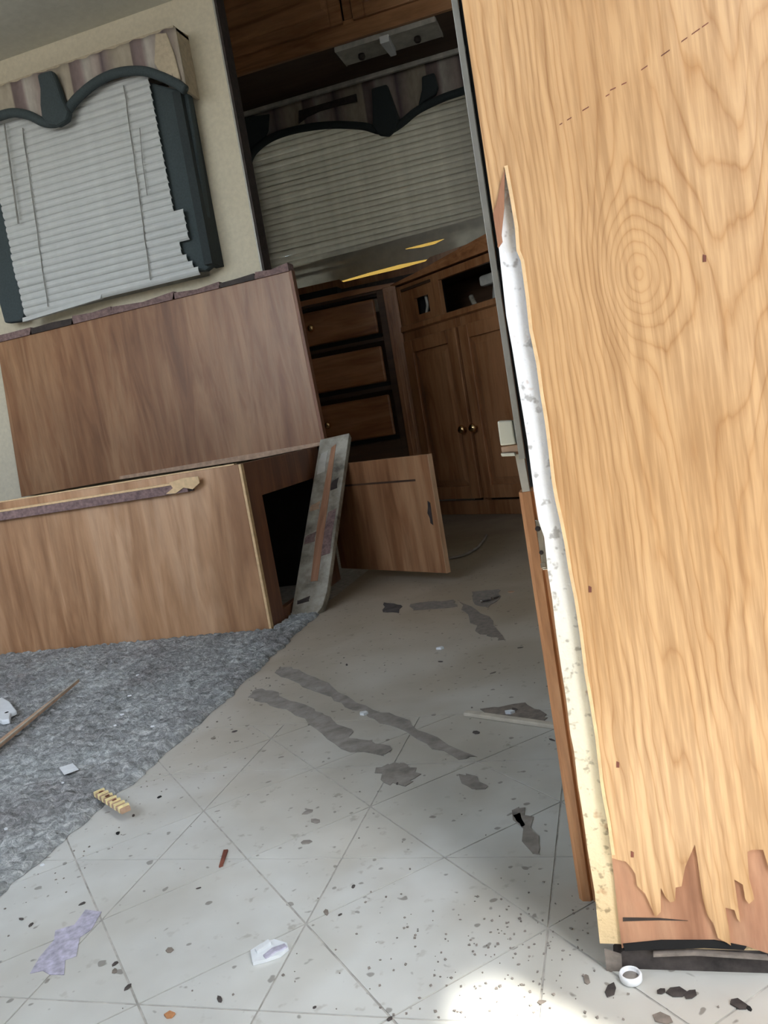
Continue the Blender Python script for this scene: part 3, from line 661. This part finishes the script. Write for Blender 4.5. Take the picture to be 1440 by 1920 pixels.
# counter remnant: build-up strips left where the worktop was
ws = thing('counter_strip', 'raw wood build-up strip left on the cabinets where the worktop was', 'counter', (-.9, 3.2, .94))
buildW('front_strip', MB().prism([(-.02, .9355), (.70, .9355), (.72, .998), (.50, .978), (-.02, .945)], -.012, .03), 'cabh', ws, Wc, bevel=.002)
buildW('back_strip', MB().prism([(.05, .954), (.70, .998), (.70, 1.026), (.50, 1.010), (.05, .968)], .05, .09), 'cabh', ws, Wc)
build('left_strip', MB().prism([(-1.69, .9365), (-.75, .9365), (-.75, .952), (-.93, .958), (-1.69, .958)], DY+.0, DY+.05), 'cabh', ws)
build('gap_block', MB().box(-1.69, -.99, DY+.002, DY+.06, .9585, .985), 'black', ws)
build('back_batten', MB().box(-1.69, .2, 3.55, 3.60, .965, 1.03), 'dark', ws)

# ================================================================ NEAR OAK PARTITION
PT = 2.349; XE = .66
pt = thing('oak_partition', 'tall oak veneer partition with torn white core edge beside the entrance', 'partition', (.3, VP+.02, 0))
def a2(q, y=VP): return A(q[0], q[1], y)
# core slab
lx = lambda py: None
wl0 = [a2(q) for q in [(933, 460), (939, 519), (949, 592), (960, 654), (971, 719), (978, 770), (988, 825), (993, 861), (1000, 920), (1008, 978), (1019, 1009), (1027, 1074), (1035, 1122), (1041, 1187), (1051, 1251), (1061, 1316), (1070, 1380), (1077, 1413), (1083, 1477), (1094, 1540), (1102, 1596), (1114, 1679), (1120, 1734), (1124, 1775)]]
EL = a2((866, 0))[0]
core = [(EL+.001, PT)]+[(p[0]+random.uniform(-.0004, .0004), p[1]) for p in wl0]+[(a2((1165, 1790))[0], wl0[-1][1]), (-.035, .017), (XE-.004, .017), (XE-.004, PT)]
build('core', MB().prism(core, VP+.0035, VP+.03), 'core', pt, tri=True)
# plywood layer shown by the torn foot
ply = [a2(q) for q in [(1145, 1590), (1166, 1780), (1200, 1772), (1330, 1764), (1400, 1776), (1440, 1790)]]+[(XE, .018), (XE, .12)]
build('plywood_layer', MB().prism(ply, VP+.0012, VP+.0033), 'ply', pt, tri=True)
build('plywood_seam', MB().prism([a2(q) for q in [(1168, 1722), (1235, 1723), (1290, 1728), (1235, 1727), (1168, 1729)]], VP+.0008, VP+.0013), 'dark', pt, tri=True)
# veneer skin
cr = [(385, 240), (430, 255), (480, 265), (520, 310), (545, 350), (555, 430), (610, 480), (650, 570), (680, 640), (715, 605), (715, 440), (745, 500), (780, 540), (812, 530), (815, 440), (855, 432), (880, 300), (910, 230), (945, 150), (962, 240), (985, 420), (1000, 520), (1030, 630), (1070, 680), (1100, 780), (1160, 812), (1188, 830), (1172, 700), (1150, 575), (1212, 592), (1230, 650), (1252, 675), (1235, 560), (1210, 385), (1268, 420), (1285, 520), (1310, 550), (1345, 520), (1335, 470), (1310, 380), (1298, 200), (1330, 185), (1405, 185), (1430, 270), (1450, 330)]
bot = [a2((1040+x/3.6, 1540+y/3.6)) for x, y in cr]
lft = [a2(q) for q in [(946, 313), (957, 373), (966, 428), (969, 471), (977, 490), (986, 555), (993, 621), (997, 639), (1006, 683), (1013, 737), (1022, 792), (1028, 840), (1035, 902), (1041, 936), (1050, 976), (1058, 1016), (1066, 1067), (1077, 1122), (1087, 1187), (1096, 1261), (1106, 1316), (1116, 1380), (1125, 1461), (1130, 1493), (1139, 1540), (1147, 1600)]]
ven = lft+bot+[(bot[-1][0]+.05, .06), (bot[-1][0]+.12, .09), (bot[-1][0]+.2, .05), (XE, .07), (XE, PT), (EL, PT), (EL, a2((932, 465))[1]), a2((933, 463)), a2((940, 452)), a2((938, 440)), a2((943, 380))]
build('veneer', MB().prism(ven, VP-.0012, VP+.0012), 'veneer', pt, tri=True)
build('torn_flap', MB().prism([a2(q, VP-.003) for q in [(934, 465), (942, 453), (940, 440), (945, 390), (946, 318), (938, 345), (931, 380), (924, 400)]], VP-.0024, VP-.0012), 'ply', pt, tri=True)
le = [(p[0], p[1]) for p in lft]
build('veneer_edge', MB().prism(le+[(p[0]+.0022, p[1]) for p in reversed(le)], VP-.0022, VP-.0013), 'paleedge', pt, tri=True)
build('black_gap', MB().prism([a2(q) for q in [(1168, 1771), (1240, 1764), (1340, 1764), (1400, 1776), (1395, 1782), (1320, 1778), (1210, 1782), (1172, 1784)]], VP+.0002, VP+.0012), 'black', pt, tri=True)
build('kick_board', MB().prism([a2(q, VP+.004) for q in [(1168, 1782), (1150, 1800), (1165, 1838), (1225, 1842), (1300, 1836), (1440, 1834)]]+[(XE, .0), (XE, .02), (.07, .0195)], VP+.0036, VP+.02), 'rot', pt, tri=True)
build('kick_lip', MB().prism([a2(q) for q in [(1225, 1787), (1300, 1784), (1440, 1795), (1440, 1799), (1300, 1790), (1225, 1793)]], VP-.001, VP+.003), 'smear', pt, tri=True)
build('frame_foot', MB().prism([a2(q, VP+.008) for q in [(1133, 1770), (1165, 1780), (1168, 1838), (1140, 1832)]], VP+.0005, VP+.0033), 'smear', pt, tri=True)
for q in ((1320, 485), (1158, 1432), (1106, 1104), (1185, 1600)):
    x, z = a2(q); build('nick', MB().prism([(x-.0011, z-.002), (x+.0009, z-.0022), (x+.0013, z+.0015), (x-.0005, z+.0025)], VP-.0016, VP-.0011), 'rust', pt)
# scratches across the top
for s_, e_ in (((1035, 245), (1165, 165)), ((1040, 222), (1230, 130)), ((1165, 160), (1335, 40))):
    a, b_ = a2(s_), a2(e_); n_ = 9
    for k in range(n_):
        if random.random() < .35: continue
        t0, t1 = k/n_, (k+random.uniform(.35, .9))/n_
        p = (a[0]+(b_[0]-a[0])*t0, a[1]+(b_[1]-a[1])*t0); q = (a[0]+(b_[0]-a[0])*t1, a[1]+(b_[1]-a[1])*t1)
        build('scratch', MB().prism([(p[0], p[1]), (q[0], q[1]), (q[0]+.0001, q[1]+.0006), (p[0]+.0002, p[1]+.0007)], VP-.0014, VP-.0011), 'rust', pt)
# edge trim, strip, dark gap
YS = .60
def pair(q0, q1, y): return A(*q0, y), A(*q1, y)
a, b_ = pair((853, 0), (968, 870), YS)
xa = (a[0]+b_[0])/2
st = thing('metal_strip', 'thin grey metal edge strip running up the left edge of the oak partition', 'strip', (xa, YS, .34))
build('strip', B(xa, xa+.0046, YS, YS+.002, A(985, 860, YS)[1], PT), 'alu', st, bevel=.0004)
build('dark_backing', B(xa+.0048, xa+.014, YS+.002, YS+.02, A(985, 915, YS)[1], PT), 'black', st)
# post with latch plate
YQ = fl(1092, 1690).y
p0, p1, p2 = A(968, 925, YQ), A(1005, 918, YQ), A(1082, 1640, YQ)
xl = (p0[0]+p2[0])/2; zt = p0[1]
op = thing('wood_post', 'short orange wood post with a latch plate behind the torn partition edge', 'post', (xl+.01, YQ+.01, 0))
build('post', MB().prism([(xl, YQ+.004), (xl+.003, YQ), (xl+.0095, YQ+.0), (xl+.011, YQ+.0025), (xl+.0125, YQ+.0), (xl+.03, YQ), (xl+.03, YQ+.02), (xl, YQ+.02)], 0, zt, 'z'), 'post', op)
z0, z1 = A(1018, 1068, YQ)[1], A(1002, 975, YQ)[1]; xc = xl+.0112
lp = build('latch_plate', MB().box(xc-.0012, xc+.0035, YQ-.0016, YQ-.0002, z0, z1), 'steel', op, bevel=.0004)
build('screw_hole', MB().lathe([(.0022, 0), (.0018, .0006), (.0006, .0008)], (xc, YQ-.0015, z1-.007), (0, -1, 0)), 'dark', lp)
build('screw_hole', MB().lathe([(.0018, 0), (.0014, .0006), (.0006, .0008)], (xc, YQ-.0015, z0+.014), (0, -1, 0)), 'dark', lp)
build('bolt', MB().box(xc-.0018, xc+.002, YQ-.004, YQ-.0015, z0+.002, z0+.006), 'steel', lp, bevel=.0003)
# ivory catch
YC = .615
ca = thing('door_catch', 'ivory plastic catch clipped to the metal strip level with the brass knobs', 'catch', tuple(aty(955, 820, YC)))
build('cap', MB().prism([A(*q, YC) for q in [(934, 789), (962, 788), (969, 832), (940, 835)]], YC-.006, YC+.006), 'plastic', ca, bevel=.0012)
build('clip', MB().prism([A(*q, YC) for q in [(940, 838), (972, 832), (976, 846), (942, 848)]], YC-.003, YC+.003), 'sliver', ca, bevel=.0006)
build('lip', MB().prism([A(*q, YC) for q in [(940, 849), (966, 848), (968, 854), (942, 855)]], YC-.005, YC+.003), 'plastic', ca, bevel=.0006)
build('stem', MB().prism([A(*q, YC+.002) for q in [(966, 852), (982, 850), (994, 920), (980, 922)]], YC, YC+.004), 'stick', ca)

# ================================================================ FLOOR RESIDUE (children of the floor)
def floor_patch(q, mat, th=.0008, name='residue', par=floor, jag=.0048):
    P_ = [fl(*p) for p in q]; out = []
    for i in range(len(P_)):
        a, b_ = P_[i-1], P_[i]; n_ = 4
        for k in range(1, n_+1):
            p = a.lerp(b_, k/n_); s_ = jag if k < n_ else 0
            out.append((p.x+random.uniform(-s_, s_), p.y+random.uniform(-s_, s_)))
    return build(name, MB().prism(out, .0002, th, 'z'), mat, par, tri=True)
floor_patch([(480, 1290), (510, 1295), (545, 1315), (590, 1330), (620, 1345), (660, 1368), (655, 1385), (700, 1392), (735, 1405), (720, 1418), (640, 1405), (590, 1365), (545, 1335), (500, 1318), (465, 1308)], 'smear2')
floor_patch([(525, 1250), (560, 1256), (600, 1275), (650, 1305), (700, 1332), (750, 1345), (800, 1375), (895, 1420), (860, 1425), (800, 1395), (745, 1365), (690, 1345), (640, 1318), (600, 1300), (545, 1275), (515, 1262)], 'smear2')
floor_patch([(860, 1128), (900, 1150), (925, 1165), (948, 1203), (930, 1195), (900, 1190), (880, 1160)], 'smear', jag=.006)
floor_patch([(705, 1440), (740, 1430), (765, 1435), (790, 1452), (760, 1475), (720, 1468)], 'smear2')
floor_patch([(860, 1452), (890, 1455), (915, 1475), (885, 1480)], 'smear2')
floor_patch([(720, 1130), (752, 1135), (748, 1150), (718, 1148)], 'crumb', jag=.004)
floor_patch([(770, 1133), (850, 1125), (858, 1138), (775, 1145)], 'smear', jag=.006)
floor_patch([(885, 1110), (935, 1105), (940, 1118), (915, 1140), (890, 1133)], 'smear', jag=.004)
floor_patch([(900, 1330), (985, 1318), (1025, 1340), (1015, 1360), (930, 1350)], 'smear', jag=.006)
floor_patch([(960, 1520), (985, 1515), (1000, 1560), (1010, 1600), (998, 1600)], 'smear2')
floor_patch([(962, 1530), (975, 1525), (985, 1548), (978, 1552)], 'crumb', jag=.001)
def floor_item(name, q, mat, label, cat, th=.002, z0=.0003, group=None, jag=.0006, tri=True):
    P_ = [fl(*p) for p in q]; out = [(p.x+random.uniform(-jag, jag), p.y+random.uniform(-jag, jag)) for p in P_]
    o = build(name, MB().prism(out, z0, z0+th, 'z'), mat, None, tri=tri); return tag(o, label, cat, group)
# lilac torn film flecks on the tiles
floor_item('torn_film', [(58, 1825), (75, 1795), (100, 1765), (105, 1745), (140, 1735), (160, 1706), (188, 1712), (170, 1745), (150, 1760), (142, 1795), (122, 1800), (118, 1830), (95, 1828), (80, 1820)], 'film', 'lilac grey torn film stuck to the tiles at lower left', 'film', th=.0006, jag=.001)
o = floor_item('torn_wrapper', [(470, 1788), (490, 1775), (515, 1768), (540, 1774), (542, 1782), (528, 1795), (500, 1806), (474, 1812)], 'paper', 'crumpled white wrapper scrap lying across a tile seam', 'wrapper', th=.003)
build('crease', MB().prism([tuple(fl(*q).xy) for q in [(480, 1790), (505, 1773), (510, 1778), (484, 1796)]], .003, .006, 'z'), 'paper', o, tri=True)
build('folded_corner', MB().prism([tuple(fl(*q).xy) for q in [(495, 1800), (512, 1786), (535, 1778), (540, 1784), (520, 1792), (500, 1806)]], .0035, .0045, 'z'), 'film', o, tri=True)
# on the carpet
def carpet_item(*a, **k): return floor_item(*a, z0=.0125, **k)
carpet_item('paper_scrap', [(115, 1456), (140, 1448), (151, 1459), (124, 1469)], 'paper', 'clean white square of paper on the carpet', 'paper', th=.0012, jag=0)
yl = thing('ribbed_fragment', 'yellow ribbed wooden fragment on the carpet edge', 'fragment', tuple(fl(208, 1502, .01)))
a, b_ = fl(183, 1484, .016), fl(236, 1517, .016); d_ = (b_-a).normalized(); s_ = Vector((-d_.y, d_.x, 0)); Ly = (b_-a).length
Wy = Matrix((d_, s_, ZZ)).transposed().to_4x4(); Wy.translation = Vector((a.x, a.y, .0115))
buildW('body', MB().box(0, Ly, -.006, .006, 0, .006), 'sliver', yl, Wy, bevel=.001)
for k in range(7):
    t = Ly*(k+.5)/7; buildW('rib', MB().box(t-.0018, t+.0018, -.0066, .0066, .001, .0080), 'yel', yl, Wy)
for k in (1.0, 2.6, 4.3): buildW('stain', MB().box(Ly*k/7, Ly*k/7+.004, -.003, .002, .0078, .0083), 'rust', yl, Wy)
a, b_ = fl(-40, 1432, .011), fl(148, 1280, .011)
stk = thing('wood_strip', 'long thin tan wood strip lying across the carpet at left', 'strip', tuple((a+b_)/2))
d_ = (b_-a).normalized(); s_ = Vector((-d_.y, d_.x, 0)); Ly = (b_-a).length
Wy = Matrix((d_, s_, ZZ)).transposed().to_4x4(); Wy.translation = Vector((a.x, a.y, .0125))
buildW('strip', MB().prism([(0, -.008), (Ly*.6, -.005), (Ly, -.002), (Ly*.97, .001), (Ly*.6, .004), (0, .008)], 0, .006, 'z'), 'sliver', stk, Wy, bevel=.001)
buildW('pale_edge', MB().prism([(0, -.0086), (Ly*.6, -.0056), (Ly, -.0026), (Ly*.98, -.0015), (Ly*.6, -.004), (0, -.006)], .0055, .0072, 'z'), 'stick', stk, Wy)
pc = thing('plastic_bracket', 'broken white plastic bracket on the carpet at the left edge', 'bracket', tuple(fl(10, 1340, .01)))
build('body', MB().prism([tuple(fl(*q, .01).xy) for q in [(-14, 1325), (6, 1316), (20, 1324), (33, 1341), (22, 1346), (20, 1358), (6, 1361), (-12, 1352)]], .011, .020, 'z'), 'paper', pc, bevel=.002, tri=False)
cpt = fl(13, 1338, .018); build('hole', MB().lathe([(.0035, 0), (.003, .0006), (.001, .0008)], (cpt.x, cpt.y, .0201)), 'black', pc)
fleck_labels = ['white fleck just right of the long wood strip tip', 'white fleck in the middle of the dim carpet', 'white fleck below the middle carpet fleck', 'white fleck touching the clean white paper square', 'white fleck on the carpet border at lower left', 'white fleck nearest the vinyl border in the upper carpet', 'white fleck at the left edge of the lower carpet', 'topmost white fleck on the carpet below the bench box']
for k, q in enumerate(((243, 1307), (230, 1342), (216, 1363), (118, 1471), (80, 1626), (286, 1365), (12, 1558), (258, 1268))):
    n_ = 5; r_ = random.uniform(.003, .006); c_ = fl(*q, .01); ps = [(c_.x+r_*random.uniform(.5, 1)*math.cos(2*PI*i/n_+k), c_.y+r_*random.uniform(.3, .8)*math.sin(2*PI*i/n_+k)) for i in range(n_)]
    o = build('paper_fleck', MB().prism(ps, .012, .0135, 'z'), 'paper'); tag(o, fleck_labels[k], 'fleck', 'white flecks on the carpet')
# on the vinyl
floor_item('bark_sliver', [(420, 1597), (428, 1596), (418, 1625), (411, 1628)], 'rust', 'dark red brown wood sliver on a pale tile', 'sliver', th=.002, jag=0)
floor_item('leaf_fragment', [(308, 1906), (318, 1899), (329, 1902), (322, 1910), (312, 1911)], 'post', 'orange brown leaf fragment at the bottom left of the floor', 'leaf', th=.0015)
a, b_ = fl(873, 1341), fl(1062, 1368); d_ = (b_-a).normalized(); s_ = Vector((-d_.y, d_.x, 0)); Ly = (b_-a).length
o = build('batten', MB().prism([tuple((a+s_*.005).xy), tuple((a-s_*.005).xy), tuple((b_-s_*.005).xy), tuple((b_+s_*.005).xy)], .0003, .006, 'z'), 'stick', bevel=.001)
tag(o, 'thin pale wood batten on the vinyl reaching behind the orange post', 'batten')
# bottle cap
cp = fl(1184, 1846); r_ = .0078
bc = thing('bottle_cap', 'small round white plastic cap upside down at the partition foot', 'cap', (cp.x, cp.y+.004, 0))
build('shell', MB().lathe([(r_*.9, 0.0003), (r_, .0012), (r_*1.03, .0048), (r_*.93, .0062), (r_*.82, .0062), (r_*.78, .0056), (r_*.76, .0022), (r_*.2, .0020)], (0, 0, 0), k=28), 'white', bc, local=True, smooth=True)
build('liner', MB().lathe([(r_*.74, .0022), (r_*.72, .0032), (r_*.2, .0033)], (0, 0, 0), k=24), 'smear2', bc, local=True, smooth=True)
# screws near the kitchen, cable
for q, an, sl in (((905, 1127), .2, 'left'), ((925, 1122), .9, 'right')):
    c_ = fl(*q, .004); d_ = Vector((math.cos(an), math.sin(an), 0)); t = thing('screw', 'loose dark screw on the residue before the corner cabinet, %s one of two' % sl, 'screw', (c_.x, c_.y, 0), group='loose screws by the kitchen cabinets')
    build('shank', MB().tube([c_, c_+d_*.014, c_+d_*.02], [.0018, .0018, .0004], 8), 'dark', t, smooth=True); build('head', MB().lathe([(.0018, 0), (.0042, .003), (.004, .004)], tuple(c_), tuple(-d_), 12), 'steel', t)
pts = [fl(*q, .006) for q in [(835, 1048), (865, 1042), (890, 1030), (905, 1015), (912, 1003)]]
o = build('cable_offcut', MB().tube(spline(pts, 4), .004, 8), 'wire', smooth=True); tag(o, 'curved grey cable offcut on the dark floor before the corner cabinet', 'cable')
chips = [((650, 1247), .006, 'crumb'), ((826, 1241), .006, 'crumb'), ((745, 1470), .004, 'crumb'), ((958, 1110), .012, 'sliver'), ((975, 1215), .006, 'crumb'), ((925, 1262), .007, 'smear'), ((965, 1331), .008, 'crumb'), ((893, 1374), .008, 'crumb'), ((1035, 1388), .006, 'crumb'),
         ((299, 1495), .004, 'black'), ((221, 1563), .0045, 'black'), ((373, 1666), .003, 'crumb'), ((318, 1783), .005, 'smear'), ((216, 1808), .004, 'crumb'), ((215, 1822), .004, 'smear'), ((240, 1852), .0045, 'crumb'), ((412, 1875), .005, 'crumb'), ((612, 1712), .006, 'smear'), ((638, 1716), .0025, 'crumb'), ((663, 1663), .0035, 'crumb'),
         ((590, 1890), .002, 'crumb'), ((731, 1912), .003, 'crumb'), ((578, 1523), .008, 'smear2'), ((592, 1540), .008, 'smear2'), ((574, 1580), .008, 'smear2'), ((1145, 1858), .008, 'rot'), ((1268, 1862), .008, 'rot'), ((1295, 1866), .006, 'rot'), ((1385, 1885), .008, 'rot'), ((1405, 1892), .003, 'black'), ((1244, 1912), .008, 'smear'), ((1100, 1838), .007, 'smear'), ((1015, 1880), .004, 'smear'), ((1240, 1860), .004, 'rot'), ((40, 1724), .004, 'crumb'), ((58, 1735), .004, 'crumb'), ((155, 1695), .004, 'crumb'), ((250, 1530), .004, 'crumb'), ((400, 1385), .005, 'smear'), ((440, 1372), .005, 'crumb')]
chip_labels = ['dark chip alone in mid floor, left of the white plaster chip', 'small chip below the leftmost end of the cupboard debris', 'dark speck beside the round residue smear', 'tan wooden chip beside the screws below the corner cabinet', 'dark chip right of the long residue patch near the post', 'brown chip above the pale batten', 'dark chip among the plaster behind the pale batten', 'dark chip in front of the pale batten', 'dark chip half under the wood post in front of the batten', 'black round crumb on the bright vinyl margin by the carpet', 'black pointed crumb on the vinyl right of the yellow ribbed fragment', 'dark crumb below the red brown sliver', 'round grey brown chip between film and wrapper', 'darker upper chip of the pair beside the lilac film', 'lower lighter chip of the pair beside the lilac film', 'dark chip below the pair near the lilac film', 'dark curved chip below the white wrapper', 'mauve brown chip right of the seam crossing', 'tiny dark bead beside the mauve chip at the seam crossing', 'small dark chip on the tile above the seam crossing', 'tiny speck at the bottom edge of the floor', 'tiny dark bead at the bottom edge of the floor, right of the speck', 'upper left grey flake of the trio in the lit floor middle', 'right grey flake of the trio in the lit floor middle', 'lowest grey flake of the trio in the lit floor middle', 'dark flat splinter left of the bottle cap', 'dark wedge splinter right of the bottle cap', 'dark upright splinter right of the bottle cap', 'large dark star shaped splinter under the kick board at right', 'black crumb below the star shaped splinter', 'brown oval chip at the bottom right edge', 'brown chip left of the partition foot', 'brown chip inside the sunlit patch', 'tiny dark chip beside the wedge splinter', 'upper dark crumb at the left edge beside the carpet', 'lower dark crumb at the left edge beside the carpet', 'dark crumb above the lilac film', 'dark crumb on the vinyl margin below the yellow ribbed fragment', 'brown chip beside the carpet border in mid floor', 'dark chip right of the carpet border in mid floor']
for k, (q, r_, mt) in enumerate(chips):
    c_ = fl(*q); n_ = 6; s_ = random.uniform(.35, .8); an = random.uniform(0, 3)
    ps = []
    for i in range(n_):
        u, v_ = r_*random.uniform(.7, 1)*math.cos(2*PI*i/n_), r_*s_*random.uniform(.6, 1)*math.sin(2*PI*i/n_)
        ps.append((c_.x+u*math.cos(an)-v_*math.sin(an), c_.y+u*math.sin(an)+v_*math.cos(an)))
    o = build('debris_chip', MB().prism(ps, .0003, .0008+r_*.04, 'z'), mt); tag(o, chip_labels[k], 'chip', 'debris chips on the vinyl floor')
for q, wl_ in (((682, 1340), 'white plaster chip between the two long residue smears'), ((826, 1217), 'white plaster chip in the dim floor beyond the residue smears'), ((955, 1338), 'white plaster chip behind the pale batten')):
    c_ = fl(*q); ps = [(c_.x+.009*math.cos(i*1.26)*random.uniform(.6, 1), c_.y+.006*math.sin(i*1.26)*random.uniform(.6, 1)) for i in range(5)]
    o = build('white_chip', MB().prism(ps, .0003, .004, 'z'), 'paper'); tag(o, wl_, 'chip', 'white chips on the vinyl floor')
# uncountable crumbs
mb = MB()
for k in range(420):
    if k < 240: x, y = random.gauss(-.13, .07), random.gauss(.55, .05)
    elif k < 350: x, y = random.gauss(CX+.03, .03), random.uniform(.5, 1.4)
    else: x, y = random.uniform(-.6, .1), random.uniform(.45, 1.9)
    if y < .3 or (x > -.06 and y > VP-.02): continue
    if x < CX+.012: continue
    r_ = random.uniform(.0005, .0015)*(1 if y < 1 else 1.4); an = random.uniform(0, 6); n_ = 4
    ps = [(x+r_*random.uniform(.5, 1.2)*math.cos(an+2*PI*i/n_), y+r_*random.uniform(.5, 1.2)*math.sin(an+2*PI*i/n_)) for i in range(n_)]
    mb.prism(ps, .0003, .0004+r_*.5, 'z')
o = build('floor_crumbs', mb, 'crumb2'); tag(o, 'fine brown grit and crumbs strewn over the vinyl floor', 'grit', kind='stuff')
